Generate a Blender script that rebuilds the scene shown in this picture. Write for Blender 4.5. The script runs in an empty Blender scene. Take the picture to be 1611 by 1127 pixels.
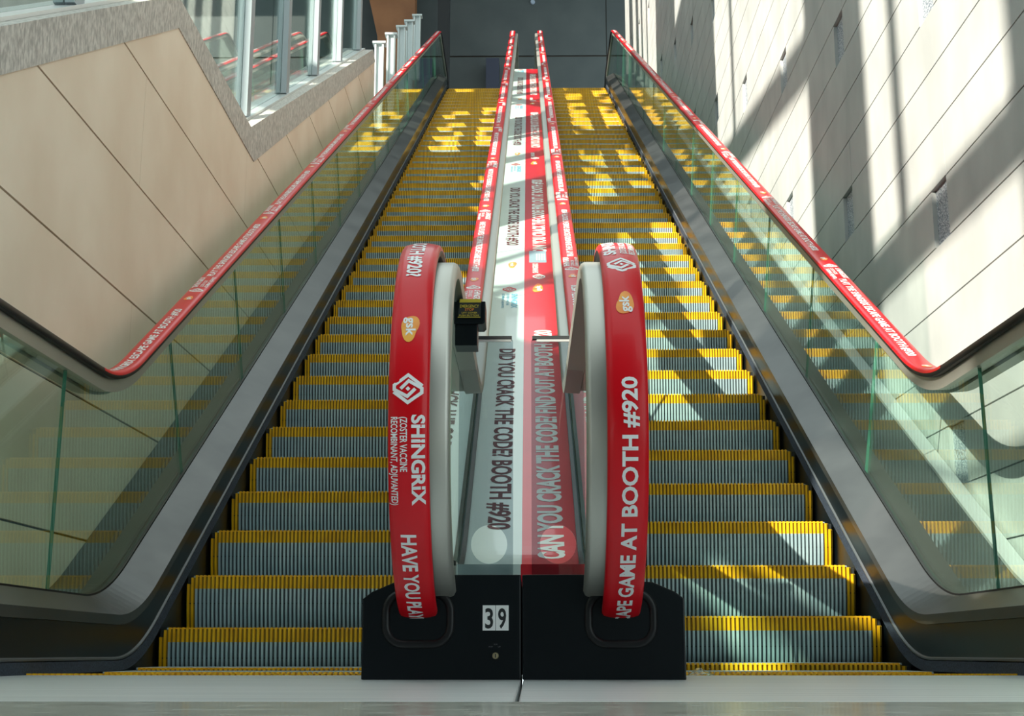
import bpy, bmesh, math, random
from mathutils import Vector
random.seed(7)
PI = math.pi
T = math.tan(math.radians(30)); C30 = math.cos(math.radians(30)); S30 = 0.5
scn = bpy.context.scene
COL = scn.collection

# ------------------------------------------------------------------ camera, light, exposure
cd = bpy.data.cameras.new('camera'); cam = bpy.data.objects.new('camera', cd); COL.objects.link(cam)
cam.location = (.029, 0, .065)
cam.rotation_euler = (math.radians(90 + 12.452), 0, math.radians(.73))
cd.sensor_width = 36; cd.lens = 36 * 2100 / 1611; cd.clip_start = .02; cd.clip_end = 300
scn.camera = cam

SUN = Vector((.41, .46, -.27)).normalized()
sd = bpy.data.lights.new('sun', 'SUN'); sun = bpy.data.objects.new('sun', sd); COL.objects.link(sun)
sun.location = (-8, -8, 12)
sun.rotation_euler = SUN.to_track_quat('-Z', 'Y').to_euler()
sd.energy = 10.0; sd.angle = math.radians(.4); sd.color = (1, .93, .80)

w = bpy.data.worlds.new('sky'); scn.world = w; w.use_nodes = True
bg = w.node_tree.nodes['Background']
bg.inputs[0].default_value = (.81, .96, .97, 1); bg.inputs[1].default_value = 1.5

scn.view_settings.view_transform = 'Standard'; scn.view_settings.look = 'None'
scn.view_settings.exposure = .28; scn.view_settings.gamma = 1
scn.view_settings.use_curve_mapping = False

# ------------------------------------------------------------------ materials
def principled(name, col, rough=.5, metal=0, coat=0, spec=.5):
    m = bpy.data.materials.new(name); m.use_nodes = True
    b = m.node_tree.nodes['Principled BSDF']
    b.inputs['Base Color'].default_value = (*col, 1); b.inputs['Roughness'].default_value = rough
    b.inputs['Metallic'].default_value = metal; b.inputs['Coat Weight'].default_value = coat
    b.inputs['Specular IOR Level'].default_value = spec
    return m
def noisy(name, c1, c2, scale=8, rough=.5, metal=0, detail=4, stretch=(1, 1, 1), p0=.35, p1=.65, bump=0, rvar=0, coat=0, spec=.5):
    m = principled(name, c1, rough, metal, coat, spec); nt = m.node_tree; b = nt.nodes['Principled BSDF']
    tc = nt.nodes.new('ShaderNodeTexCoord'); mp = nt.nodes.new('ShaderNodeMapping')
    mp.inputs['Scale'].default_value = stretch
    n = nt.nodes.new('ShaderNodeTexNoise'); n.inputs['Scale'].default_value = scale; n.inputs['Detail'].default_value = detail
    r = nt.nodes.new('ShaderNodeValToRGB'); r.color_ramp.elements[0].position = p0; r.color_ramp.elements[1].position = p1
    r.color_ramp.elements[0].color = (*c1, 1); r.color_ramp.elements[1].color = (*c2, 1)
    nt.links.new(tc.outputs['Object'], mp.inputs[0]); nt.links.new(mp.outputs[0], n.inputs['Vector'])
    nt.links.new(n.outputs[0], r.inputs[0]); nt.links.new(r.outputs[0], b.inputs['Base Color'])
    if bump:
        bp = nt.nodes.new('ShaderNodeBump'); bp.inputs['Strength'].default_value = bump; bp.inputs['Distance'].default_value = .01
        nt.links.new(n.outputs[0], bp.inputs['Height']); nt.links.new(bp.outputs[0], b.inputs['Normal'])
    if rvar:
        mr = nt.nodes.new('ShaderNodeMapRange'); mr.inputs['To Min'].default_value = rough - rvar; mr.inputs['To Max'].default_value = rough + rvar
        nt.links.new(n.outputs[0], mr.inputs[0]); nt.links.new(mr.outputs[0], b.inputs['Roughness'])
    return m
def glass(name, tint, ior=1.5):
    # clear sheet: tinted straight-through light plus a Fresnel mirror on both faces
    m = bpy.data.materials.new(name); m.use_nodes = True; nt = m.node_tree; nt.nodes.clear()
    out = nt.nodes.new('ShaderNodeOutputMaterial'); mix = nt.nodes.new('ShaderNodeMixShader')
    tr = nt.nodes.new('ShaderNodeBsdfTransparent'); gl = nt.nodes.new('ShaderNodeBsdfGlossy'); gl.inputs['Roughness'].default_value = .0
    tr.inputs[0].default_value = (*tint, 1); gl.inputs[0].default_value = (.92, 1, .96, 1)
    fr = nt.nodes.new('ShaderNodeFresnel'); geo = nt.nodes.new('ShaderNodeNewGeometry'); mr = nt.nodes.new('ShaderNodeMapRange')
    mr.inputs['To Min'].default_value = ior; mr.inputs['To Max'].default_value = 1 / ior
    nt.links.new(geo.outputs['Backfacing'], mr.inputs[0]); nt.links.new(mr.outputs[0], fr.inputs[0])
    nt.links.new(fr.outputs[0], mix.inputs[0]); nt.links.new(tr.outputs[0], mix.inputs[1]); nt.links.new(gl.outputs[0], mix.inputs[2])
    nt.links.new(mix.outputs[0], out.inputs[0])
    return m

M = {}
M['beige'] = noisy('beige_stone', (.80, .64, .49), (.89, .75, .60), 1.6, .6, detail=6)
M['granite'] = noisy('grey_granite', (.38, .355, .325), (.66, .62, .57), 60, .6, detail=3, stretch=(1, 1, .45), bump=.2)
M['limestone'] = noisy('pale_limestone', (.37, .385, .38), (.49, .50, .485), 3, .55, detail=8, stretch=(1, 1, .6), p0=.3, p1=.7)
M['speckle'] = noisy('speckled_granite', (.10, .13, .17), (.52, .56, .60), 120, .5, detail=2, p0=.4, p1=.6)
M['joint'] = principled('dark_joint', (.03, .025, .02), .9)
M['glass'] = glass('green_glass', (.915, .99, .95))
M['clear'] = glass('window_glass', (.93, .97, .96))
M['glassedge'] = principled('green_glass_edge', (.06, .22, .15), .15)
M['acrylic'] = glass('smoky_acrylic', (.74, .77, .79), 1.35)
M['steel'] = noisy('brushed_steel', (.42, .42, .40), (.56, .56, .54), 5, .30, 1, rvar=.06)
M['deckmetal'] = noisy('satin_deck_metal', (.08, .08, .078), (.12, .12, .117), 3, .36, .8, detail=3, rvar=.06)
M['satin'] = principled('satin_aluminium', (.50, .49, .44), .42, .75)
M['alu'] = principled('bright_aluminium', (.75, .75, .74), .35, .7)
M['post'] = principled('painted_post', (.36, .40, .43), .45, .3)
M['whitepost'] = principled('pale_post', (.52, .58, .58), .45, .1)
M['black'] = noisy('black_panel', (.002, .004, .006), (.004, .007, .009), 3, .30, spec=.28)
M['rubber'] = principled('black_rubber', (.007, .007, .008), .38, spec=.35)
M['holder'] = principled('brush_holder_grey', (.10, .105, .11), .45, .3)
M['bristle'] = noisy('bristle', (.004, .008, .016), (.02, .03, .05), 160, .9, detail=1)
M['red'] = noisy('red_wrap', (.60, .002, .008), (.68, .005, .014), 4, .30, coat=.10, spec=.28)
M['redbanner'] = noisy('red_banner', (.66, .010, .026), (.72, .014, .034), 2, .30, coat=.3)
M['white'] = principled('white_print', (.82, .82, .82), .4)
M['whitebanner'] = principled('white_banner', (.74, .80, .81), .3, 0, .3)
M['maroon'] = principled('maroon_print', (.13, .012, .022), .5)
M['orange'] = noisy('orange_print', (.85, .16, .02), (.90, .42, .05), 14, .4)
M['blueprint'] = principled('blue_print', (.15, .42, .60), .5)
M['greyblue'] = principled('grey_sticker', (.30, .36, .45), .5)
M['yellow'] = noisy('yellow_paint', (.74, .36, .002), (.92, .50, .004), 9, .45, detail=5)
M['riser'] = noisy('cast_step_metal', (.42, .54, .58), (.54, .65, .68), 7, .42, .35, detail=5)
M['groove'] = principled('dark_groove', (.045, .06, .068), .7)
M['pan'] = principled('dark_steel_pan', (.015, .016, .016), .8)
M['floor'] = noisy('polished_terrazzo', (.34, .34, .30), (.52, .52, .46), 14, .16, detail=8, spec=.6)
M['plate'] = noisy('landing_plate_metal', (.52, .55, .56), (.66, .68, .68), 30, .35, .55, stretch=(.04, 1, 1), detail=3)
M['darkwall'] = noisy('dark_grey_panel', (.050, .062, .064), (.066, .078, .078), 1.2, .6)
M['charcoal'] = principled('charcoal', (.012, .014, .016), .7)
M['brown'] = noisy('orange_brown_panel', (.23, .085, .025), (.30, .12, .04), 1.5, .55)
M['navy'] = principled('navy_panel', (.010, .016, .045), .5)
M['labely'] = principled('label_yellow', (.55, .42, .04), .4)
M['labelo'] = principled('label_orange', (.75, .22, .03), .4)
M['brass'] = principled('brass', (.62, .52, .32), .3, 1)
M['concrete'] = noisy('mask_concrete', (.40, .39, .36), (.50, .48, .44), 2, .8)
M['film'] = glass('clear_film', (.9, .93, .93), 1.3)

# ------------------------------------------------------------------ helpers
def zn(y, a=.25, y0=5.185, y1=23.05):
    """height of the step line: flat, 30 degree incline, flat at the top landing"""
    if y <= y0 - a: return 0.
    if y < y0 + a: return T * (y - y0 + a) ** 2 / (4 * a)
    if y <= y1 - a: return T * (y - y0)
    top = T * (y1 - y0)
    if y < y1 + a: return top - T * (y1 + a - y) ** 2 / (4 * a)
    return top
ZTOP = T * (23.05 - 5.185)

def link(name, me, mat, parent=None, kind=None):
    o = bpy.data.objects.new(name, me); COL.objects.link(o)
    mats = mat if isinstance(mat, (list, tuple)) else [mat]
    if len(me.materials) == 0:
        for m in mats: me.materials.append(m)
    if parent: o.parent = parent
    if kind: o['kind'] = kind
    return o
def finish(name, bm, mat, parent=None, kind=None, smooth=False, recalc=True):
    if recalc: bmesh.ops.recalc_face_normals(bm, faces=bm.faces)
    me = bpy.data.meshes.new(name); bm.to_mesh(me); bm.free()
    if smooth:
        for p in me.polygons: p.use_smooth = True
        try: me.set_sharp_from_angle(angle=math.radians(40))
        except Exception: pass
    return link(name, me, mat, parent, kind)
def tag(o, label, cat, group=None, kind=None):
    o['label'] = label; o['category'] = cat
    if group: o['group'] = group
    if kind: o['kind'] = kind
    return o
def empty(name, loc=(0, 0, 0)):
    o = bpy.data.objects.new(name, None); COL.objects.link(o); o.location = loc; o.empty_display_size = .1
    return o
def box(bm, x0, x1, y0, y1, z0, z1):
    v = [bm.verts.new(p) for p in ((x0,y0,z0),(x1,y0,z0),(x1,y1,z0),(x0,y1,z0),(x0,y0,z1),(x1,y0,z1),(x1,y1,z1),(x0,y1,z1))]
    for f in ((0,3,2,1),(4,5,6,7),(0,1,5,4),(1,2,6,5),(2,3,7,6),(3,0,4,7)): bm.faces.new([v[i] for i in f])
def prism(bm, pts, axis, a, b):
    """extrude a 2-D outline along an axis ('x': pts are (y,z); 'y': pts are (x,z))"""
    def P(p, t): return (t, p[0], p[1]) if axis == 'x' else (p[0], t, p[1]) if axis == 'y' else (p[0], p[1], t)
    A = [bm.verts.new(P(p, a)) for p in pts]; B = [bm.verts.new(P(p, b)) for p in pts]
    n = len(pts)
    for i in range(n): bm.faces.new((A[i], A[(i+1) % n], B[(i+1) % n], B[i]))
    bm.faces.new(A); bm.faces.new(B[::-1])
def loft(bm, rings, close=True, caps=True):
    R = [[bm.verts.new(p) for p in r] for r in rings]; n = len(rings[0])
    for a, b in zip(R[:-1], R[1:]):
        for i in range(n if close else n - 1):
            bm.faces.new((a[i], a[(i+1) % n], b[(i+1) % n], b[i]))
    if caps and close: bm.faces.new(R[0][::-1]); bm.faces.new(R[-1])
def stations(ya, yb):
    ys = {round(ya, 4), round(yb, 4)}
    for c in (5.185, 23.05):
        for i in range(-6, 7): ys.add(round(c + i * .25 / 6, 4))
    y = ya
    return sorted(v for v in ys if ya <= v <= yb)
def sweep(bm, prof, ya, yb):
    """profile points (x,k) carried along the step line; k is height above it"""
    loft(bm, [[(x, y, zn(y) + k) for x, k in prof] for y in stations(ya, yb)])
def bevel(bm, w, seg=2):
    bmesh.ops.bevel(bm, geom=list(bm.edges), offset=w, segments=seg, affect='EDGES', profile=.7)

# ------------------------------------------------------------------ text and marks
_fc = {}
def text_mesh(s, bold=.0):
    """unit text as (verts, faces): x 0..1, y 0..1 (cap height)"""
    key = (s, bold)
    if key in _fc: return _fc[key]
    c = bpy.data.curves.new('t', 'FONT'); c.body = s; c.size = 1; c.offset = bold; c.fill_mode = 'BOTH'; c.resolution_u = 3
    o = bpy.data.objects.new('t', c); COL.objects.link(o)
    dg = bpy.context.evaluated_depsgraph_get()
    me = bpy.data.meshes.new_from_object(o.evaluated_get(dg))
    bpy.data.objects.remove(o); bpy.data.curves.remove(c)
    vs = [(v.co.x, v.co.y) for v in me.vertices]; fs = [tuple(p.vertices) for p in me.polygons]
    bpy.data.meshes.remove(me)
    x0 = min(v[0] for v in vs); x1 = max(v[0] for v in vs)
    cap = .70
    vs = [((x - x0) / (x1 - x0), y / cap) for x, y in vs]
    _fc[key] = (vs, fs); return _fc[key]
def stroke(pts, wd):
    """polyline of a given width, in 2-D"""
    vs = []; fs = []
    n = len(pts)
    for i, p in enumerate(pts):
        p = Vector(p)
        d0 = (p - Vector(pts[i-1])).normalized() if i > 0 else None
        d1 = (Vector(pts[i+1]) - p).normalized() if i < n-1 else None
        if d0 is None: m = Vector((-d1.y, d1.x)); L = 1
        elif d1 is None: m = Vector((-d0.y, d0.x)); L = 1
        else:
            m = (Vector((-d0.y, d0.x)) + Vector((-d1.y, d1.x))).normalized()
            L = min(1 / max(.35, m.dot(Vector((-d0.y, d0.x)))), 2)
        vs += [tuple(p + m * wd * L / 2), tuple(p - m * wd * L / 2)]
        if i: k = 2 * i; fs.append((k-2, k-1, k+1, k))
    return vs, fs
def diamond_mesh():
    """two nested hooks round a small diamond, unit square, reading frame"""
    vs = []; fs = []
    def add(m):
        k = len(vs); vs.extend(m[0]); fs.extend(tuple(i + k for i in f) for f in m[1])
    A = [(.40, .97), (.04, .50), (.37, .05), (.52, .05), (.76, .48), (.50, .74)]
    add(stroke(A, .11)); add(stroke([(1 - x, 1 - y) for x, y in A], .11))
    add(([(.5, .58), (.42, .5), (.5, .42), (.58, .5)], [(0, 1, 2, 3)]))
    return vs, fs
def blob_mesh():
    vs = [(.5, .5)]; n = 26
    for i in range(n):
        a = 2 * PI * i / n; r = .47 + .06 * math.cos(2 * a + .8) + .05 * math.cos(3 * a)
        vs.append((.5 + r * math.cos(a), .5 + r * math.sin(a)))
    return vs, [(0, 1 + i, 1 + (i + 1) % n) for i in range(n)]
def put(bm, mesh, fn, s0, s1, a0, a1, way, step=.04):
    """lay a flat unit mark on a band: s runs along it, a across it (towards +x).
    way +1 reads upwards with letter tops to -x, way -1 reads downwards with tops to +x"""
    vs, fs = mesh
    b = bmesh.new(); V = [b.verts.new((x, y, 0)) for x, y in vs]
    for f in fs:
        try: b.faces.new([V[i] for i in f])
        except ValueError: pass
    if step:
        L = s1 - s0; k = int(L / step)
        for i in range(1, k + 1):
            bmesh.ops.bisect_plane(b, geom=b.verts[:] + b.edges[:] + b.faces[:], plane_co=(i * step / L, 0, 0), plane_no=(1, 0, 0))
    mp = {}
    for v in b.verts:
        tx, ty = v.co.x, v.co.y
        s, a = (s0 + tx * (s1 - s0), a1 - ty * (a1 - a0)) if way > 0 else (s1 - tx * (s1 - s0), a0 + ty * (a1 - a0))
        mp[v] = bm.verts.new(fn(s, a))
    for f in b.faces:
        q = [mp[v] for v in f.verts]
        try: bm.faces.new(q)
        except ValueError: pass
    b.free()

# ------------------------------------------------------------------ handrail path (outer face), s = 0 at the foremost point of the bottom newel
R_N = .5; YC = 3.48; ZH = 1.13
YC2 = 24.9
def hpath():
    pts = []
    for i in range(0, 41):
        p = -math.radians(82) + math.radians(172) * i / 40
        pts.append((YC - R_N * math.cos(p), ZH - R_N + R_N * math.sin(p)))
    y = YC
    ys = [y + .1 * i for i in range(1, 14)]
    ys += [5.185 - .25 + .5 * i / 12 for i in range(13)]
    ys += [6 + i * .5 for i in range(33)] + [22.3, 22.7]
    ys += [23.05 - .25 + .5 * i / 12 for i in range(13)] + [23.8, 24.4]
    pts += [(y, ZH + zn(y)) for y in ys if y > YC + .01]
    for i in range(0, 33):
        p = math.radians(90) - math.radians(165) * i / 32
        pts.append((YC2 + R_N * math.cos(p), ZH + ZTOP - R_N + R_N * math.sin(p)))
    return pts
HP = hpath()
HS = [0.]
for a, b in zip(HP[:-1], HP[1:]): HS.append(HS[-1] + math.hypot(b[0]-a[0], b[1]-a[1]))
_s0 = min(zip(HS, HP), key=lambda q: q[1][0])[0]
HS = [s - _s0 for s in HS]
HN = []
for i in range(len(HP)):
    a = HP[max(0, i-1)]; b = HP[min(len(HP)-1, i+1)]
    d = Vector((b[0]-a[0], b[1]-a[1])).normalized(); HN.append((-d.y, d.x))
import bisect as _bi
def hat(s):
    i = max(0, min(len(HS) - 2, _bi.bisect_right(HS, s) - 1)); t = (s - HS[i]) / (HS[i+1] - HS[i])
    return (HP[i][0] + t * (HP[i+1][0] - HP[i][0]), HP[i][1] + t * (HP[i+1][1] - HP[i][1]),
            HN[i][0] + t * (HN[i+1][0] - HN[i][0]), HN[i][1] + t * (HN[i+1][1] - HN[i][1]))
def hsweep(bm, xc, prof, i0=0, i1=None, close=True, caps=True):
    loft(bm, [[(xc + a, y + n * ny, z + n * nz) for a, n in prof]
              for (y, z), (ny, nz) in list(zip(HP, HN))[i0:i1]], close, caps)
def crown(a): return -.0065 * (abs(a) / .043) ** 2.4

WRAP = [(-.0475, -.019), (-.0465, -.011), (-.042, -.0055), (-.03, -.0024), (-.015, -.0006), (0, 0), (.015, -.0006), (.03, -.0024), (.042, -.0055), (.0465, -.011), (.0475, -.019)]
BODY = [(x * .985, n - .0012) for x, n in WRAP] + [(.0475, -.026), (.044, -.034), (.030, -.036), (.028, -.030), (-.028, -.030), (-.030, -.036), (-.044, -.034), (-.0475, -.026)]
PER = 1.945
T_PLAY = 'PLAY THE SHINGRIX ESCAPE GAME AT BOOTH #920'
T_HAVE = 'HAVE YOU PLAYED THE SHINGRIX ESCAPE GAME? BOOTH #920?'
def handrail(xc, way, gsk_s, s_from, msg, label, wrap_from=None):
    root = empty('escalator_handrail', (xc, YC, 0)); tag(root, label, 'handrail', 'moving handrails of the two escalators')
    def child(name, bm, mat, par=root, smooth=True, recalc=True):
        for v in bm.verts: v.co -= Vector((xc, YC, 0))
        return finish(name, bm, mat, par, smooth=smooth, recalc=recalc)
    bm = bmesh.new(); hsweep(bm, xc, BODY); child('rubber_belt', bm, M['rubber'])
    i0 = 0
    if wrap_from is not None: i0 = max(i for i, s in enumerate(HS) if s <= wrap_from)
    bm = bmesh.new(); hsweep(bm, xc, WRAP, i0=i0, close=False)
    wr = child('red_wrap', bm, M['red'])
    wr['label'] = 'glossy red advertising film on the belt'
    def fn(s, a):
        y, z, ny, nz = hat(s); n = crown(a) + .0012
        return (xc + a, y + n * ny, z + n * nz)
    smax = HS[-1] - .9
    k = -3
    while True:
        g = gsk_s + k * PER; k += 1
        if g > smax: break
        far = g > 9
        def P(pname, mesh, a, b, x0, x1, mat, lift=0, par=wr):
            s0, s1 = (g + a, g + b) if way > 0 else (g - b, g - a)
            if s1 < max(s_from, HS[0] + .06): return None
            f2 = (lambda s, a: tuple(Vector(fn(s, a)) + Vector((0, hat(s)[2], hat(s)[3])) * lift)) if lift else fn
            st = .03 if s0 < 1.0 or abs(s0 - 2.5) < .8 else .0
            b_ = bmesh.new(); put(b_, mesh, f2, s0, s1, x0, x1, way, st)
            return child(pname, b_, mat, par, False, False)
        def X(u0, u1): return (u0, u1) if way < 0 else (-u1, -u0)
        P('message_lettering', text_mesh(msg, .03), *((-1.50, -.198) if msg == T_PLAY else (-1.445, -.17)), *X(-.020, .014), M['white'])
        om = P('orange_mark', blob_mesh(), -.034, .036, *X(-.025, .022), M['orange'])
        if om: P('mark_lettering', text_mesh('gsk', .025), -.028, .024, *X(-.010, .012), M['white'], .0006)
        P('diamond_mark', diamond_mesh(), .120, .190, *X(-.036, .034), M['white'])
        P('name_lettering', text_mesh('SHINGRIX', .035), .215, .425, *X(.009, .038), M['white'])
        if not far:
            P('small_lettering', text_mesh('(ZOSTER VACCINE', .02), .22, .345, *X(-.018, -.002), M['white'])
            P('small_lettering', text_mesh('RECOMBINANT, ADJUVANTED)', .02), .22, .425, *X(-.039, -.024), M['white'])
    return root

handrail(-.245, -1, .18, -.6, T_HAVE, 'red wrapped handrail left of the centre deck, its front loop reading SHINGRIX downwards')
handrail(.255, 1, .25, -.6, T_PLAY, 'red wrapped handrail right of the centre deck, reading GAME AT BOOTH #920 upwards')
handrail(-1.625, 1, 3.72, 2.4, T_PLAY, 'outermost handrail along the beige left wall, black then dull red with white lettering', wrap_from=2.25)
handrail(1.625, -1, 4.50, 2.4, T_PLAY, 'outermost handrail along the pale right wall, black then bright red with white lettering', wrap_from=2.25)

# ------------------------------------------------------------------ balustrades
def balustrade(xg, sg, outer, label):
    """xg glass plane, sg direction from the glass towards its steps"""
    root = empty('escalator_balustrade', (xg, 3.5, 0)); tag(root, label, 'balustrade', 'glass balustrades of the two escalators')
    off = Vector((xg, 3.5, 0))
    def child(name, bm, mat, par=root, smooth=False):
        for v in bm.verts: v.co -= off
        return finish(name, bm, mat, par, smooth=smooth)
    ya, yb = (2.2 if outer else 4.95), 25.6
    X = lambda t: xg + sg * t
    bm = bmesh.new(); sweep(bm, [(X(.008), .262), (X(.018), .268), (X(.148), .200), (X(.150), .165), (X(.008), .165)], ya, yb); child('deck', bm, M['deckmetal'])
    bm = bmesh.new(); sweep(bm, [(X(.004), .275), (X(.016), .275), (X(.016), .262), (X(.004), .262)], ya, yb); child('glazing_gasket', bm, M['rubber'])
    bm = bmesh.new(); sweep(bm, [(X(.136), .164), (X(.142), .164), (X(.142), -.40), (X(.136), -.40)], ya, yb); child('skirt_panel', bm, M['black'])
    bm = bmesh.new(); sweep(bm, [(X(.142), .050), (X(.150), .046), (X(.150), .040), (X(.142), .036)], ya, yb); child('brush_holder', bm, M['holder'])
    bm = bmesh.new(); sweep(bm, [(X(.142), .036), (X(.150), .036), (X(.160), .0), (X(.142), -.004)], ya, yb); child('brush', bm, M['bristle'])
    # exterior cladding away from the steps
    if outer:
        wall = 2.03 if xg > 0 else -1.85
        e = abs(wall) - abs(xg) - .004
        bm = bmesh.new(); sweep(bm, [(X(-.008), .25), (X(-.008), -.35), (X(-e), -.35), (X(-e), .25)], ya, yb); child('exterior_deck', bm, M['deckmetal'])
        if xg > 0:
            bm = bmesh.new(); sweep(bm, [(X(-.33), .27), (X(-.395), .285), (X(-.395), .252), (X(-.33), .252)], ya, yb); child('edge_trim', bm, M['alu'])
    # handrail guide: a core under the belt and a wide satin profile on the outboard side
    xh = (1.625 if outer else (.255 if xg > 0 else .245)) * (1 if xg > 0 else -1)
    i1 = len(HP) - 4
    bm = bmesh.new(); hsweep(bm, xh, [(-.026, -.033), (.026, -.033), (.026, -.085), (-.026, -.085)], 0, i1); child('guide_core', bm, M['satin'])
    q = -sg
    bm = bmesh.new()
    hsweep(bm, xh, [(q*.030, -.050), (q*.080, -.050), (q*.088, -.054), (q*.093, -.064), (q*.090, -.092), (q*.030, -.096)], 2, i1)
    child('guide_profile', bm, M['satin'], smooth=True)
    # glass panes, joints square to the incline
    t = .006
    def ztop(y): return ZH + zn(y) - .075
    def quadpane(ybot0, ybot1, ytop0, ytop1, arc=False):
        bm = bmesh.new(); n = 8
        bot = [(ybot0 + (ybot1 - ybot0) * i / n) for i in range(n + 1)]
        top = [(ytop0 + (ytop1 - ytop0) * i / n) for i in range(n + 1)]
        pts = [(y, zn(y) + .255) for y in bot] + [(y, ztop(y)) for y in reversed(top)]
        V = [[bm.verts.new((xg + s * t, y, z)) for y, z in pts] for s in (-1, 1)]
        m = len(pts)
        for i in range(n):
            for s in (0, 1): bm.faces.new((V[s][i], V[s][i+1], V[s][m-2-i], V[s][m-1-i]))
        for i in range(m): bm.faces.new((V[0][i], V[0][(i+1) % m], V[1][(i+1) % m], V[1][i])).material_index = 1
        child('glass_pane', bm, [M['glass'], M['glassedge']])
    g = .002
    # newel pane (rounded)
    bm = bmesh.new(); r = R_N - .075
    pts = [(YC - r * math.cos(p), ZH - R_N + r * math.sin(p)) for p in [math.radians(-62 + 152 * i / 24) for i in range(25)]]
    pts = pts + [(4.62 - g, ztop(4.62)), (4.60 - g, .255), (YC - .1, .255)]
    A = [bm.verts.new((xg - t, y, z)) for y, z in pts]; B = [bm.verts.new((xg + t, y, z)) for y, z in pts]
    bm.faces.new(A[::-1]); bm.faces.new(B)
    for i in range(len(pts)): j = (i+1) % len(pts); bm.faces.new((A[i], A[j], B[j], B[i])).material_index = 1
    child('newel_glass', bm, [M['glass'], M['glassedge']])
    bots = [4.60, 6.28]; tops = [4.62, 5.93]
    while bots[-1] < 22: bots.append(bots[-1] + 1.22); tops.append(tops[-1] + 1.22)
    bots.append(25.2); tops.append(25.1)
    for i in range(len(bots) - 1): quadpane(bots[i] + g, bots[i+1] - g, tops[i] + g, tops[i+1] - g)
    return root
balustrade(-1.617, 1, True, 'glass balustrade against the beige wall, outermost on the left with silver deck')
balustrade(1.617, -1, True, 'glass balustrade against the pale block wall, outermost on the right with silver deck')
balustrade(-.250, -1, False, 'inner glass balustrade left of the white banner strip')
balustrade(.250, 1, False, 'inner glass balustrade right of the red banner strip')

# ------------------------------------------------------------------ centre deck with printed banners
KD = .36
cdk = empty('center_deck', (0, 5, 0)); tag(cdk, 'sloping deck between the two inner balustrades covered in white and red banner film', 'escalator deck')
def cchild(name, bm, mat, par=cdk, smooth=False, recalc=True):
    for v in bm.verts: v.co -= Vector((0, 5, 0))
    return finish(name, bm, mat, par, smooth=smooth, recalc=recalc)
bm = bmesh.new(); sweep(bm, [(-.238, KD - .003), (.238, KD - .003), (.238, KD - .06), (-.238, KD - .06)], 4.62, 24.5); cchild('deck_plate', bm, M['steel'])
for s in (-1, 1):
    bm = bmesh.new(); sweep(bm, [(s*.222, KD), (s*.222, KD + .012), (s*.238, KD + .016), (s*.238, KD)], 4.62, 24.5); cchild('edge_trim', bm, M['deckmetal'])
bm = bmesh.new(); sweep(bm, [(-.221, KD - .002), (-.0005, KD - .002), (-.0005, KD + .001), (-.221, KD + .001)], 4.63, 23.5)
box(bm, -.221, -.0005, 4.617, 4.631, KD - .10, KD + .001)
wb = cchild('banner', bm, M['whitebanner']); wb['label'] = 'white banner strip with maroon lettering'
bm = bmesh.new(); sweep(bm, [(.0005, KD - .002), (.221, KD - .002), (.221, KD + .001), (.0005, KD + .001)], 4.63, 23.5)
box(bm, .0005, .221, 4.617, 4.631, KD - .10, KD + .001)
rb = cchild('banner', bm, M['redbanner']); rb['label'] = 'red banner strip with white lettering'
def dfn(lift=.0022):
    return lambda y, x: (x, y, zn(y) + KD + lift)
def D(name, mesh, lift, y0, y1, x0, x1, way, step, mat, par):
    b_ = bmesh.new(); put(b_, mesh, dfn(lift), y0, y1, x0, x1, way, step); return cchild(name, b_, mat, par, recalc=False)
tmD = text_mesh('DID YOU CRACK THE CODE? BOOTH #920', .03); tmC = text_mesh('CAN YOU CRACK THE CODE? FIND OUT AT BOOTH #920', .04)
for k in range(4):
    y = 5.53 + 4.6 * k
    D('lettering', tmD, .0022, y, y + 2.19, -.140, -.050, -1, .1 if k == 0 else 0, M['maroon'], wb)
    D('diamond_mark', diamond_mesh(), .0022, y + 3.34, y + 3.46, -.150, -.055, -1, 0, M['redbanner'], wb)
    D('small_lettering', text_mesh('SHINGRIX', .03), .0022, y + 2.98, y + 3.30, -.085, -.045, -1, 0, M['blueprint'], wb)
    D('small_lettering', text_mesh('(ZOSTER VACCINE', .015), .0022, y + 3.04, y + 3.30, -.118, -.102, -1, 0, M['blueprint'], wb)
    D('small_lettering', text_mesh('RECOMBINANT, ADJUVANTED)', .015), .0022, y + 2.98, y + 3.30, -.150, -.134, -1, 0, M['blueprint'], wb)
    D('orange_mark', blob_mesh(), .0022, y + 3.95, y + 4.11, -.125, -.055, -1, 0, M['orange'], wb)
    D('mark_lettering', text_mesh('gsk', .02), .003, y + 3.98, y + 4.08, -.105, -.075, -1, 0, M['white'], wb)
    y = 5.26 + 4.65 * k
    if y + 3 < 23.4: D('lettering', tmC, .0022, y, y + 2.80, .066, .165, 1, .1 if k == 0 else 0, M['white'], rb)
    D('orange_mark', blob_mesh(), .0022, y + 3.60, y + 3.80, .055, .135, 1, 0, M['orange'], rb)
    D('mark_lettering', text_mesh('gsk', .03), .003, y + 3.63, y + 3.76, .078, .112, 1, 0, M['white'], rb)
    D('diamond_mark', diamond_mesh(), .0022, y + 3.92, y + 4.05, .060, .150, 1, 0, M['white'], rb)
    D('name_lettering', text_mesh('SHINGRIX', .03), .0022, y + 4.08, y + 4.34, .060, .100, 1, 0, M['white'], rb)
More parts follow.
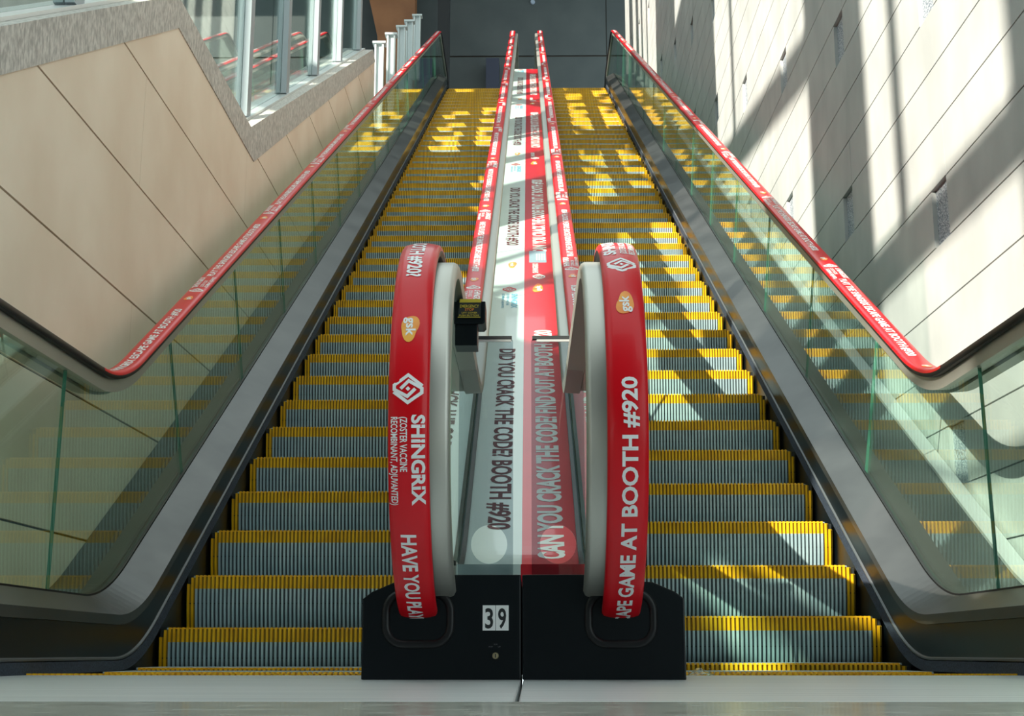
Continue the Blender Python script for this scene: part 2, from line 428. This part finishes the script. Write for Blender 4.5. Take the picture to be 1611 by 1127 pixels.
for x0, x1, y0, y1, mt in ((.035, .165, 9.62, 9.95, 'greyblue'),):
    bm = bmesh.new(); prism(bm, [(x0, 0), (x1, 0), (x1, 1), (x0, 1)], 'y', 0, .001)
    for v in bm.verts:
        yy = y0 + v.co.z * (y1 - y0); v.co = Vector((v.co.x, yy, zn(yy) + KD + .0015 + v.co.y))
    st = cchild('banner_sticker', bm, M[mt], rb); st['label'] = 'small grey sticker with white bars'
    bm = bmesh.new()
    for i in range(4):
        xa = .088 + i * .019
        vs = []
        for (xx, yy) in ((xa, 9.68), (xa + .012, 9.68), (xa + .012, 9.86), (xa, 9.86)): vs.append(bm.verts.new((xx, yy, zn(yy) + KD + .004)))
        bm.faces.new(vs)
    cchild('sticker_bars', bm, M['white'], rb, recalc=False)

# ------------------------------------------------------------------ steps
X0, X1 = .425, 1.462; NR = 58; PW = (X1 - X0) / NR
def strip_mesh(xr, prof, depth=.008):
    """ribbed surface: ridges of width .55 pitch; prof = list of (y,z,ny,nz)"""
    bm = bmesh.new()
    for k in xr:
        xa = X0 + k * PW; xb = xa + PW * .60; xc = xa + PW
        cols = [(xa, 0), (xa + .0012, 1), (xb - .0012, 1), (xb, 0), (xc, 0)]
        R = []
        for (y, z, ny, nz) in prof:
            R.append([bm.verts.new((x, y - (1 - h) * depth * ny, z - (1 - h) * depth * nz)) for x, h in cols])
        for a, b in zip(R[:-1], R[1:]):
            for i in range(4):
                f = bm.faces.new((a[i], a[i+1], b[i+1], b[i])); f.material_index = 1 if i == 3 else 0
        if True:  # close the ends of the ridges
            for r_, rev in ((R[0], 1), (R[-1], 0)):
                q = [r_[0], r_[1], r_[2], r_[3]]
                bm.faces.new(q[::-1] if rev else q)
    bmesh.ops.remove_doubles(bm, verts=bm.verts, dist=1e-5)
    return bm
def mesh_of(bm, name, mats):
    me = bpy.data.meshes.new(name); bm.to_mesh(me); bm.free()
    for m in mats: me.materials.append(m)
    return me
def P(y, z):  # riser point with outward normal
    return (y, z, -1, .05)
rp = [(0, -.006), (.002, -.03), (.004, -.058), (.009, -.10), (.017, -.15), (.028, -.20), (.036, -.238)]
N = NR
me_riser = mesh_of(strip_mesh(range(2, N - 2), [P(*p) for p in rp[2:]]), 'riser', [M['riser'], M['groove']])
bm = strip_mesh(range(2, N - 2), [P(*p) for p in rp[:3]])
ma = bpy.data.materials  # nosing band
b2 = strip_mesh([1, N - 2], [P(.0005, -.010)] + [P(*p) for p in rp[1:]]); m2 = bpy.data.meshes.new('tmp'); b2.to_mesh(m2); b2.free(); bm.from_mesh(m2)
b2 = strip_mesh([0, N - 1], [P(.001, -.038)] + [P(*p) for p in rp[2:]]); m2 = bpy.data.meshes.new('tmp'); b2.to_mesh(m2); b2.free(); bm.from_mesh(m2)
M['yellowgroove'] = principled('yellow_groove', (.26, .15, .005), .7)
b2 = strip_mesh(range(2, N - 2), [(.004, 0, 0, 1), (.045, 0, 0, 1)]); m2 = bpy.data.meshes.new('tmp'); b2.to_mesh(m2); b2.free(); bm.from_mesh(m2)
me_yel = mesh_of(bm, 'yellow_edging', [M['yellow'], M['yellowgroove']])
bm = strip_mesh(range(1, N - 1), [(.045, 0, 0, 1), (.385, 0, 0, 1)])
me_tread = mesh_of(bm, 'tread', [M['riser'], M['groove']])
bm = bmesh.new()
prism(bm, [(.014, -.012), (.395, -.012), (.395, -.03), (.06, -.03), (.052, -.238), (.044, -.238), (.020, -.12)], 'x', X0 + .002, X1 - .002)
bmesh.ops.recalc_face_normals(bm, faces=bm.faces)
me_body = mesh_of(bm, 'step_body', [M['pan']])
def zstep(y):
    a = .25; y0 = 5.185; y1 = 23.05
    if y <= y0 - a: return 0.
    if y < y0 + a: return T * (y - y0 + a) ** 2 / (4 * a)
    if y <= y1 - a: return T * (y - y0)
    top = T * (y1 - y0)
    if y < y1 + a: return top - T * (y1 + a - y) ** 2 / (4 * a)
    return top
ordn = ['first', 'second', 'third', 'fourth', 'fifth', 'sixth', 'seventh', 'eighth', 'ninth', 'tenth', 'eleventh', 'twelfth', 'thirteenth', 'fourteenth',
        'fifteenth', 'sixteenth', 'seventeenth', 'eighteenth', 'nineteenth', 'twentieth']
tens = {2: 'twenty', 3: 'thirty', 4: 'forty'}
def ordw(n):
    if n <= 20: return ordn[n-1]
    t, u = divmod(n, 10)
    return {30: 'thirtieth', 40: 'fortieth'}[n] if u == 0 else tens[t] + '-' + ordn[u-1]
for side, xo, yn, nm in ((-1, 0, 5.469, 'left'), (1, 0, 5.550, 'right')):
    for k in range(-2, 46):
        y = yn + .4 * k
        root = empty('escalator_step', (0, y, zstep(y)))
        if k >= 0:
            lab = 'grey ribbed escalator step with yellow edges, %s raised step up the %s escalator' % (ordw(k + 1), nm)
        else:
            lab = ['flat step next to the comb at the foot of the %s escalator', 'nearly flat step just below the first raised step of the %s escalator'][k + 2] % nm
        tag(root, lab, 'escalator step', 'steps of the %s escalator' % nm)
        for name, me in (('tread', me_tread), ('riser', me_riser), ('yellow_edging', me_yel), ('step_body', me_body)):
            o = bpy.data.objects.new(name, me); COL.objects.link(o); o.parent = root
        if side < 0: root.location.x = -(X0 + X1)
    # truss under the steps
    bm = bmesh.new(); sx = lambda v: side * v
    sweep(bm, [(sx(.39), -.5), (sx(1.52), -.5), (sx(1.52), -.62), (sx(.39), -.62)], 4.3, 25.5)
    o = finish('escalator_truss_pan', bm, M['pan'], kind='structure')

# ------------------------------------------------------------------ newel housing in front
PW_ = .0145
def housing(sx, label):
    xo = -.383 if sx < 0 else .412; xm = .010
    e = 1 if sx > 0 else -1
    root = empty('newel_housing', (xo * .5, 3.35, 0)); tag(root, label, 'escalator housing')
    off = Vector((xo * .5, 3.35, 0))
    def child(name, bm, mat, par=root, smooth=False):
        for v in bm.verts: v.co -= off
        return finish(name, bm, mat, par, smooth=smooth)
    xi = xm - e * -.0015
    pts = [(xi, .0), (xo, .0), (xo, .195), (xo - e * .022, .212), (xo - e * .078, .236), (-.168 if e < 0 else .198, .238), (-.160 if e < 0 else .190, .254), (xi, .254)]
    bm = bmesh.new(); prism(bm, pts, 'y', 3.35, 4.94); bevel(bm, .004); child('body', bm, M['black'])
    # oval boot where the handrail goes in
    cx = -.245 if e < 0 else .255
    bm = bmesh.new(); rings = []
    W, Hh, rr = .080, .062, .045
    path = []
    for (qx, qz, a0) in ((W - rr, Hh - rr, 0), (-(W - rr), Hh - rr, 90), (-(W - rr), -(Hh - rr), 180), (W - rr, -(Hh - rr), 270)):
        for i in range(7):
            a = math.radians(a0 + 15 * i); path.append((qx + rr * math.cos(a), qz + rr * math.sin(a), math.cos(a), math.sin(a)))
    for (px, pz, nx, nz) in path:
        ring = []
        for j in range(10):
            b = 2 * PI * j / 10; ring.append((cx + px + nx * .010 * math.cos(b), 3.350 - .006 * math.sin(b) - .002, .147 + pz + nz * .010 * math.cos(b)))
        rings.append(ring)
    rings.append(rings[0]); loft(bm, rings, True, False); bmesh.ops.remove_doubles(bm, verts=bm.verts, dist=1e-5)
    child('rubber_boot', bm, M['rubber'], smooth=True)
    bm = bmesh.new(); prism(bm, [(cx + p[0], .147 + p[1]) for p in path], 'y', 3.3485, 3.352)
    child('handrail_inlet', bm, M['black'])
    return root, child
hl, hc = housing(-1, 'low black housing at the foot of the left handrail loop, bearing the 39 plate')
bm = bmesh.new(); prism(bm, [(-.086, .118), (-.0545, .118), (-.0545, .179), (-.086, .179)], 'y', 3.3475, 3.3495)
prism(bm, [(-.0535, .118), (-.022, .118), (-.022, .179), (-.0535, .179)], 'y', 3.3475, 3.3495)
npz = hc('number_plate', bm, M['white'])
b = bmesh.new()
for ch, xa, xb in (('3', -.080, -.060), ('9', -.048, -.028)):
    vs, fs = text_mesh(ch, .02)
    V = [b.verts.new((xa + x * (xb - xa), 3.3470, .1245 + y * .0470)) for x, y in vs]
    for f in fs: b.faces.new([V[i] for i in f])
d = hc('digits', b, M['charcoal'], npz)
bm = bmesh.new(); bmesh.ops.create_cone(bm, cap_ends=True, segments=24, radius1=.0085, radius2=.0075, depth=.008)
for v in bm.verts: v.co = Vector((-.054 + v.co.x, 3.346 - v.co.z, .0575 + v.co.y))
kl = hc('key_switch', bm, M['brass'], smooth=True)
bm = bmesh.new(); box(bm, -.0552, -.0528, 3.3412, 3.343, .053, .062); hc('keyhole', bm, M['charcoal'], kl)
bm = bmesh.new()
for s_, xa, xb, zz in (('RUN', -.058, -.050, .0835), ('STOP', -.071, -.061, .0775), ('UP', -.048, -.042, .0775)):
    vs, fs = text_mesh(s_, 0)
    V = [bm.verts.new((xa + x * (xb - xa), 3.3483, zz + y * .003)) for x, y in vs]
    for f in fs: bm.faces.new([V[i] for i in f])
M['dimprint'] = principled('dim_print', (.16, .16, .17), .5)
hc('switch_lettering', bm, M['dimprint'], hl)
housing(1, 'low black housing at the foot of the right handrail loop, plain faced')

# ------------------------------------------------------------------ emergency stop box
es = empty('emergency_stop_box', (-.133, 3.60, .911)); tag(es, 'black emergency stop box with yellow label beside the left handrail loop', 'emergency stop')
def ec(name, bm, mat, par=es):
    for v in bm.verts: v.co = (v.co - Vector((-.15, 3.98, 1.0))) * .9045
    return finish(name, bm, mat, par)
bm = bmesh.new(); prism(bm, [(-.197, .985), (-.128, .985), (-.128, 1.055), (-.197, 1.055)], 'y', 3.985, 4.08); bevel(bm, .003); ec('lower_case', bm, M['black'])
bm = bmesh.new(); prism(bm, [(-.200, 1.050), (-.110, 1.050), (-.103, 1.058), (-.103, 1.122), (-.200, 1.122)], 'y', 3.975, 4.085); bevel(bm, .004); ec('cover', bm, M['black'])
bm = bmesh.new(); box(bm, -.196, -.178, 4.03, 4.07, 1.10, 1.140); ec('bracket', bm, M['black'])
bm = bmesh.new(); prism(bm, [(-.1885, 1.068), (-.118, 1.068), (-.116, 1.128), (-.182, 1.128)], 'y', 3.970, 3.973); lp = ec('label_plate', bm, M['charcoal'])
bm = bmesh.new(); prism(bm, [(-.183, 1.1165), (-.117, 1.1165), (-.116, 1.1275), (-.182, 1.1275)], 'y', 3.9688, 3.9698)
prism(bm, [(-.188, 1.069), (-.119, 1.069), (-.119, 1.071), (-.188, 1.071)], 'y', 3.9688, 3.9698); ec('yellow_band', bm, M['labely'], lp)
def flat_text(s_, xa, xb, z, h, y, par, mat, name='lettering'):
    b = bmesh.new(); vs, fs = text_mesh(s_, .015)
    V = [b.verts.new((xa + .010 + x * (xb - xa), y, z + yy * h)) for x, yy in vs]
    for f in fs: b.faces.new([V[i] for i in f])
    ec(name, b, mat, par)
flat_text('EMERGENCY', -.191, -.133, 1.1000, .0095, 3.9690, lp, M['labely'])
flat_text('STOP', -.176, -.148, 1.0905, .0075, 3.9690, lp, M['labelo'])
flat_text('LIFT COVER', -.186, -.138, 1.0815, .0050, 3.9690, lp, M['labely'])
flat_text('PUSH BUTTON', -.194, -.134, 1.0735, .0050, 3.9690, lp, M['labely'])

# ------------------------------------------------------------------ clear barriers
def barrier(x0, x1, hx, label):
    root = empty('clear_barrier', ((x0 + x1) / 2, 4.60, .36)); tag(root, label, 'barrier', 'clear barrier sheets across the centre deck')
    off = Vector(root.location)
    bm = bmesh.new(); z0, z1 = .26, 1.150; r = .012
    outl = [(x0, z0), (x1, z0)] + [(x1 - r + r * math.cos(a), z1 - r + r * math.sin(a)) for a in [math.radians(15 * i) for i in range(7)]] + \
           [(x0 + r + r * math.cos(a), z1 - r + r * math.sin(a)) for a in [math.radians(90 + 15 * i) for i in range(7)]]
    hole = [(hx + .062 * math.cos(-2 * PI * i / 32), .427 + .066 * math.sin(-2 * PI * i / 32)) for i in range(32)]
    # sheet with a round hand hole: bridge outline and hole through a fill
    for yy in (4.597, 4.603):
        o_ = [bm.verts.new((x, yy, z)) for x, z in outl]; h_ = [bm.verts.new((x, yy, z)) for x, z in hole]
        es_ = [bm.edges.new((o_[i], o_[(i+1) % len(o_)])) for i in range(len(o_))] + [bm.edges.new((h_[i], h_[(i+1) % 32])) for i in range(32)]
        bmesh.ops.triangle_fill(bm, use_beauty=True, use_dissolve=False, edges=es_)
        if yy < 4.6: fo, fh = o_, h_
        else:
            for a, b in ((fo, o_), (fh, h_)):
                for i in range(len(a)): j = (i+1) % len(a); bm.faces.new((a[i], a[j], b[j], b[i]))
    for v in bm.verts: v.co -= off
    finish('sheet', bm, M['acrylic'], root)
    bm = bmesh.new(); box(bm, x0 + .004, x1 - .004, 4.588, 4.612, z1 - .003, z1 + .008)
    for v in bm.verts: v.co -= off
    finish('top_edge_strip', bm, M['charcoal'], root)
    bm = bmesh.new(); box(bm, x0 + .02, x1 - .006, 4.590, 4.597, z1 - .012, z1 - .004)
    for v in bm.verts: v.co -= off
    finish('top_clip', bm, M['alu'], root)
barrier(-.215, -.026, -.108, 'clear upright sheet across the white half of the centre deck')
barrier(.038, .222, .128, 'clear upright sheet across the red half of the centre deck')

# ------------------------------------------------------------------ floor
bm = bmesh.new(); box(bm, -2.6, 3.2, -9, 1.868, -.10, 0); finish('floor', bm, M['floor'], kind='structure')
for s, x0, x1, lab in ((-1, -1.85, .008, 'brushed metal floor plate before the left escalator'), (1, .014, 2.03, 'brushed metal floor plate before the right escalator')):
    root = empty('landing_plate', ((x0 + x1) / 2, 1.87, 0)); tag(root, lab, 'floor plate')
    off = Vector(root.location)
    bm = bmesh.new(); box(bm, x0, x1, 1.872, 4.02, -.05, 0)
    bevel(bm, .002, 1)
    for v in bm.verts: v.co -= off
    finish('cover_plate', bm, M['plate'], root)
    bm = bmesh.new(); xa, xb = .43, 1.46
    n = 58
    for k in range(n):
        x = xa + (xb - xa) * k / n; 
        box(bm, s * x, s * (x + .011), 4.022, 4.20, -.02, .005)
    for v in bm.verts:
        if v.co.y > 4.1: v.co.z -= .006
        v.co -= off
    finish('comb', bm, M['yellow'], root)
bm = bmesh.new(); box(bm, -1.85, 2.03, 1.868, 26, -1.2, -.9); finish('floor_pit', bm, M['pan'], kind='structure')
# scrap of clear film by the comb
bm = bmesh.new(); random.seed(3)
g_ = [[bm.verts.new((.468 + .017 * i + random.uniform(-.005, .005), 3.75 + .03 * j, .002 + max(0, .022 * math.sin(i * 1.1) * math.sin(j * 1.3 + .4)) + random.uniform(0, .006))) for j in range(4)] for i in range(5)]
for i in range(4):
    for j in range(3): bm.faces.new((g_[i][j], g_[i+1][j], g_[i+1][j+1], g_[i][j+1]))
o = finish('plastic_scrap', bm, M['film'], smooth=True); tag(o, 'crumpled scrap of clear plastic on the floor plate beside the right housing', 'litter')

# ------------------------------------------------------------------ right wall
ZJ = 2.005; DC = .295; YJ = 6.2; DY = 1.77
def rec(n, j): return n % 2 == 0 and (j + n // 2) % 2 == 0
bm = bmesh.new(); bs = bmesh.new(); xw = 2.03
for n in range(-7, 48):
    z0 = ZJ + DC * n + .004; z1 = z0 + DC - .008
    ys = [2.0]
    holes = [YJ + DY * j for j in range(-2, 11) if rec(n, j)]
    if n % 2: cuts = [(YJ - .12 + 2 * DY * j + (DY if (n // 2) % 2 else 0), None) for j in range(-1, 6)]
    else: cuts = []
    cur = 2.0
    ev = sorted([(h - .0, 'h') for h in holes if h > 2.2 and h < 25] + [(c[0], 'j') for c in cuts if 2.2 < c[0] < 25])
    for y, t in ev:
        if t == 'h': box(bm, xw, xw + .12, cur, y - .12, z0, z1); cur = y + .12
        else: box(bm, xw, xw + .12, cur, y - .003, z0, z1); cur = y + .003
    box(bm, xw, xw + .12, cur, 25.3, z0, z1)
    for h in holes:
        if 2.2 < h < 25: box(bs, xw + .022, xw + .10, h - .12, h + .12, z0, z1)
wr_ = finish('wall_right', bm, M['limestone'], kind='structure')
sp = finish('recess_inset', bs, M['speckle'], wr_)
bm = bmesh.new(); box(bm, xw + .10, xw + .4, 2.0, 25.3, -.05, 16.2)
finish('wall_backing', bm, M['joint'], wr_)

# ------------------------------------------------------------------ left wall and its stepped granite coping
XL = -1.85
def ltop(y):  # underside of coping
    if y < 6.60: return 3.345 + (y - 6.60) * T
    if y < 8.60: return 3.345
    return 3.345 + (y - 8.60) * T
brk = [1.5, 6.60, 8.60, 15.20]
bm = bmesh.new()
def clip(poly, a, b, c):  # keep a*y+b*z<=c
    out = []
    for i in range(len(poly)):
        p, q = poly[i], poly[(i+1) % len(poly)]; dp = a*p[0]+b*p[1]-c; dq = a*q[0]+b*q[1]-c
        if dp <= 0: out.append(p)
        if (dp < 0 < dq) or (dq < 0 < dp): t = dp / (dp - dq); out.append((p[0]+t*(q[0]-p[0]), p[1]+t*(q[1]-p[1])))
    return out
for n in range(-1, 16):
    z0 = .53 - .578 + .578 * n + .004; z1 = z0 + .578 - .010
    js = [1.5] + [6.1 + (0 if n % 2 == 0 else 2.3) + 4.6 * k for k in range(-1, 3)] + [15.2]
    js = sorted(v for v in js if 1.5 <= v <= 15.2)
    for y0, y1 in zip(js[:-1], js[1:]):
        cuts = sorted({y0, y1} | {b for b in brk if y0 < b < y1})
        for i, (ya, yb) in enumerate(zip(cuts[:-1], cuts[1:])):
            a_ = ya + (.0015 if i == 0 else 0); b_ = yb - (.0015 if i == len(cuts) - 2 else 0)
            poly = [(a_, z0), (b_, z0), (b_, z1), (a_, z1)]
            m = (ltop(yb - 1e-6) - ltop(ya + 1e-6)) / (yb - ya)
            c0 = ltop(ya + 1e-6) - m * ya
            poly = clip(poly, -m, 1, c0)
            if len(poly) > 2: prism(bm, poly, 'x', XL - .28, XL)
wl = finish('wall_left', bm, M['beige'], kind='structure')
bm = bmesh.new()
for ya, yb in zip(brk[:-1], brk[1:]):
    prism(bm, [(ya, -.05), (yb, -.05), (yb, ltop(yb - 1e-6) - .004), (ya, ltop(ya + 1e-6) - .004)], 'x', XL - .27, XL - .012)
finish('wall_backing', bm, M['joint'], wl)
def cop(y, t): return ltop(y) + t
bm = bmesh.new()
tv = .185
prof = [(y, ltop(y - 1e-6)) for y in (1.5, 6.60)] + [(8.60, ltop(8.6)), (15.20, ltop(15.2))]
up = [(1.5, ltop(1.5) + tv), (6.55, ltop(6.55) + tv + .01), (8.46, 3.345 + .195), (14.95, ltop(14.95) + tv)]
for i in range(3):
    prism(bm, [prof[i], prof[i+1], up[i+1], up[i]], 'x', XL - .42, XL + .006)
cp = finish('granite_coping', bm, M['granite'], wl)

# window wall standing on the coping: posts, sill and panes
def sill_z(y):
    for a, b in zip(up[:-1], up[1:]):
        if a[0] <= y <= b[0]: return a[1] + (y - a[0]) / (b[0] - a[0]) * (b[1] - a[1])
    return up[-1][1]
XP = -2.0
bm = bmesh.new()
for i in range(3):
    (ya, za), (yb, zb) = up[i], up[i+1]
    prism(bm, [(ya, za + .001), (yb, zb + .001), (yb, zb + .02), (ya, za + .02)], 'x', XP - .20, XP + .06)
finish('trim_1', bm, M['alu'], kind='structure')
pys = [5.40, 8.85, 10.25, 11.70, 13.15, 14.65]
for i, y in enumerate(pys):
    bm = bmesh.new(); zb = sill_z(y) - .02; H = zb + (5.2 if y > 8 else 2.3)
    for dx in (-.026, .026):
        box(bm, XP + dx - .022, XP + dx + .022, y - .06, y + .06, zb + .02, H)
    box(bm, XP - .012, XP + .012, y - .035, y + .035, zb + .02, H)
    lab = ['grey steel window post at the top left over the sloping coping', 'wide grey steel post rising from the low corner of the stepped coping',
           'grey steel post, second up the sloping coping from its low corner', 'grey steel post, third up the sloping coping from its low corner',
           'bright grey post, fourth up the sloping coping from its low corner', 'slim grey post at the upper end of the sloping coping'][i]
    o = finish('window_post', bm, M['post']); tag(o, lab, 'post', 'steel posts of the side window wall')
segs = [(0, 1), (2.0, 5.33)] + [(a + .07, b - .07) for a, b in zip(pys[:-1], pys[1:])]
n = 1
for a, b in segs[1:]:
    cuts = sorted({a, b} | {c[0] for c in up if a < c[0] < b})
    bm = bmesh.new(); top = max(sill_z(a), sill_z(b)) + (4.4 if a > 8 else 2.2)
    for ya, yb in zip(cuts[:-1], cuts[1:]):
        prism(bm, [(ya, sill_z(ya) + .03), (yb, sill_z(yb) + .03), (yb, top), (ya, top)], 'x', XP - .006, XP + .006)
    bmesh.ops.remove_doubles(bm, verts=bm.verts, dist=1e-4)
    bad = [f for f in bm.faces if abs(f.normal.y) > .99 and any(abs(f.calc_center_median().y - c) < 1e-3 for c in cuts[1:-1])]
    bmesh.ops.delete(bm, geom=bad, context='FACES')
    finish('window_%d' % n, bm, M['clear'], kind='structure'); n += 1

# short free posts on the upper kerb
bm = bmesh.new()
prism(bm, [(15.25, ltop(15.25) - 1.9), (25, 10.315 + .2), (25, 12.2 - 1.9), (25, 9.5), (15.25, 4.6)], 'x', XP - .25, XP + .1)
finish('trim_2', bm, M['granite'], kind='structure')
for (u, y, lab) in ((0, 16.9, 'lowest of the five pale flanged posts by the upper left handrail'), (1, 18.35, 'second lowest of the five pale flanged posts by the upper left handrail'),
                    (2, 19.85, 'middle one of the five pale flanged posts by the upper left handrail'), (3, 21.15, 'second highest of the five pale flanged posts by the upper left handrail'),
                    (4, 22.6, 'highest of the five pale flanged posts by the upper left handrail')):
    zt = (y - 5.185) * T + 1.43
    bm = bmesh.new(); zb = (y - 5.185) * T + .2
    x = XP
    for dx in (-.05, .05): box(bm, x + dx - .012, x + dx + .012, y - .05, y + .05, zb, zt)
    box(bm, x - .04, x + .04, y - .012, y + .012, zb, zt)
    box(bm, x - .09, x + .09, y - .07, y + .07, zt, zt + .03)
    o = finish('guard_post', bm, M['whitepost']); tag(o, lab, 'post', 'pale flanged posts on the upper kerb')

# ------------------------------------------------------------------ upper landing and far wall
bm = bmesh.new(); box(bm, -1.6, 1.6, 25.6, 30, 9.9, ZTOP); box(bm, -9, -2.3, 24, 30, 9.9, ZTOP); finish('floor_upper', bm, M['pan'], kind='structure')
bm = bmesh.new(); box(bm, -18, 6, 30.02, 30.3, 0, 19)
wf = finish('wall_far', bm, M['joint'], kind='structure')
bm = bmesh.new()
for x0, x1 in ((-18, -6.2), (-6.18, -2.05), (-2.03, 1.93), (1.95, 6)):
    for z0, z1 in ((0, 14.16), (14.20, 19)): box(bm, x0, x1, 30, 30.02, z0, z1)
finish('wall_panels', bm, M['darkwall'], wf)
bm = bmesh.new(); box(bm, -2.02, -1.76, 28, 28.4, ZTOP, 18.5); o = finish('dark_column', bm, M['charcoal']); tag(o, 'narrow black column on the upper landing left of centre', 'column')
bm = bmesh.new(); prism(bm, [(-3.25, ZTOP), (-2.55, ZTOP), (-2.62, 18.5), (-4.45, 18.5), (-3.45, 14.0)], 'y', 28.5, 29.0); o = finish('brown_column', bm, M['brown']); tag(o, 'orange-brown slanted column behind the pale posts', 'column')
bm = bmesh.new(); box(bm, -.97, -.66, 29.6, 29.98, 12.8, 13.95); o = finish('wall_cabinet', bm, M['navy']); tag(o, 'small dark blue cabinet on the far wall above the left escalator', 'cabinet')
bm = bmesh.new(); bmesh.ops.create_cone(bm, cap_ends=True, segments=24, radius1=.06, radius2=.05, depth=.04)
for v in bm.verts: v.co = Vector((.15 + v.co.x, 29.97 - v.co.z, 15.60 + v.co.y))
o = finish('round_fixture', bm, M['greyblue'], smooth=True); tag(o, 'tiny round pale detector high on the far wall above the centre deck', 'fixture')  # small round fixture, type not known
bm = bmesh.new(); box(bm, -18, 6, 24.5, 30.3, 18.5, 18.8); finish('ceiling', bm, M['darkwall'], kind='structure')

# ------------------------------------------------------------------ unseen sun mask added to the left: its openings shape the light patches
FX = -8.0
OPEN = [(-6.2, -3.90, 6.40, 8.65), (-6.15, -3.85, 8.92, 20.5), (-2.40, 2.02, 7.20, 20.5),
        (3.65, 5.25, 9.45, 10.9), (3.6, 6.2, 10.55, 12.6), (4.5, 5.5, 15.0, 20.5),
        (7.9, 11.0, 11.9, 20.5), (8.5, 11.0, 10.9, 11.9), (11.45, 12.2, 12.4, 20.5), (12.9, 14.2, 15.5, 20.5), (5.8, 6.9, 10.0, 10.45), (6.2, 6.6, 10.0, 13.0), (2.05, 3.0, 7.4, 8.1), (4.15, 4.45, 8.8, 9.15), (-5.2, -3.6, 5.6, 6.4), (14.7, 15.4, 14.3, 14.8)]
yc = sorted({-16, 27} | {v for o in OPEN for v in o[:2]}); zc = sorted({0, 24.5} | {v for o in OPEN for v in o[2:]})
bm = bmesh.new()
for z0, z1 in zip(zc[:-1], zc[1:]):
    run = None
    for y0, y1 in zip(yc[:-1], yc[1:]):
        solid = not any(o[0] < (y0+y1)/2 < o[1] and o[2] < (z0+z1)/2 < o[3] for o in OPEN)
        if solid: run = (run[0] if run else y0, y1)
        if (not solid or y1 == yc[-1]) and run: box(bm, FX - .08, FX, run[0], run[1], z0, z1); run = None
wfc = finish('wall_sun_mask', bm, M['concrete'], kind='structure')
def bar(y0, z0, y1, z1, wd):  # added bar across a mask opening, splits the sunlight into stripes
    d = Vector((y1 - y0, z1 - z0)).normalized(); n = Vector((-d.y, d.x)) * wd / 2
    b = bmesh.new(); prism(b, [(y0 + n.x, z0 + n.y), (y1 + n.x, z1 + n.y), (y1 - n.x, z1 - n.y), (y0 - n.x, z0 - n.y)], 'x', FX - .10, FX - .02)
    return finish('mask_bar', b, M['post'], wfc)
for b_ in ((.84, 7.2, .84, 20.5, .07), (-4.52, 8.92, -4.52, 20.5, .09), (-2.6, 10.85, 2.2, 11.65, .34), (0, 7.2, 0, 9.4, .13),
           (.75, 7.2, -.75, 8.6, .06), (9.4, 10.9, 9.4, 20.5, .10), (10.3, 11, 10.3, 20.5, .22), (7.8, 13.25, 11.1, 13.4, .25), (7.8, 14.9, 11.1, 15.2, .3), (3.6, 11.6, 6.3, 11.75, .16), (5.0, 9.4, 5.0, 12.6, .2),
           (-6.2, 7.5, -3.9, 7.5, .05)): bar(*b_)

# unseen back wall and low ceiling added behind the viewpoint to darken reflections
bm = bmesh.new(); box(bm, -8, 5, -9.3, -9, 0, 15); finish('wall_back_added', bm, M['darkwall'], kind='structure')
bm = bmesh.new(); box(bm, -8, 5, -9, -1.6, 3.7, 3.9); finish('ceiling_back_added', bm, M['darkwall'], kind='structure')

for q in ([(-5.2, 5.90), (-4.02, 6.41), (-5.2, 6.41)], [(-5.21, 5.59), (-3.59, 5.59), (-3.59, 6.285), (-5.21, 5.60)]):
    b = bmesh.new(); prism(b, q, 'x', FX - .09, FX - .03); finish('mask_panel', b, M['concrete'], wfc)  # added panels leave a slanted slot for the beam on the lower steps
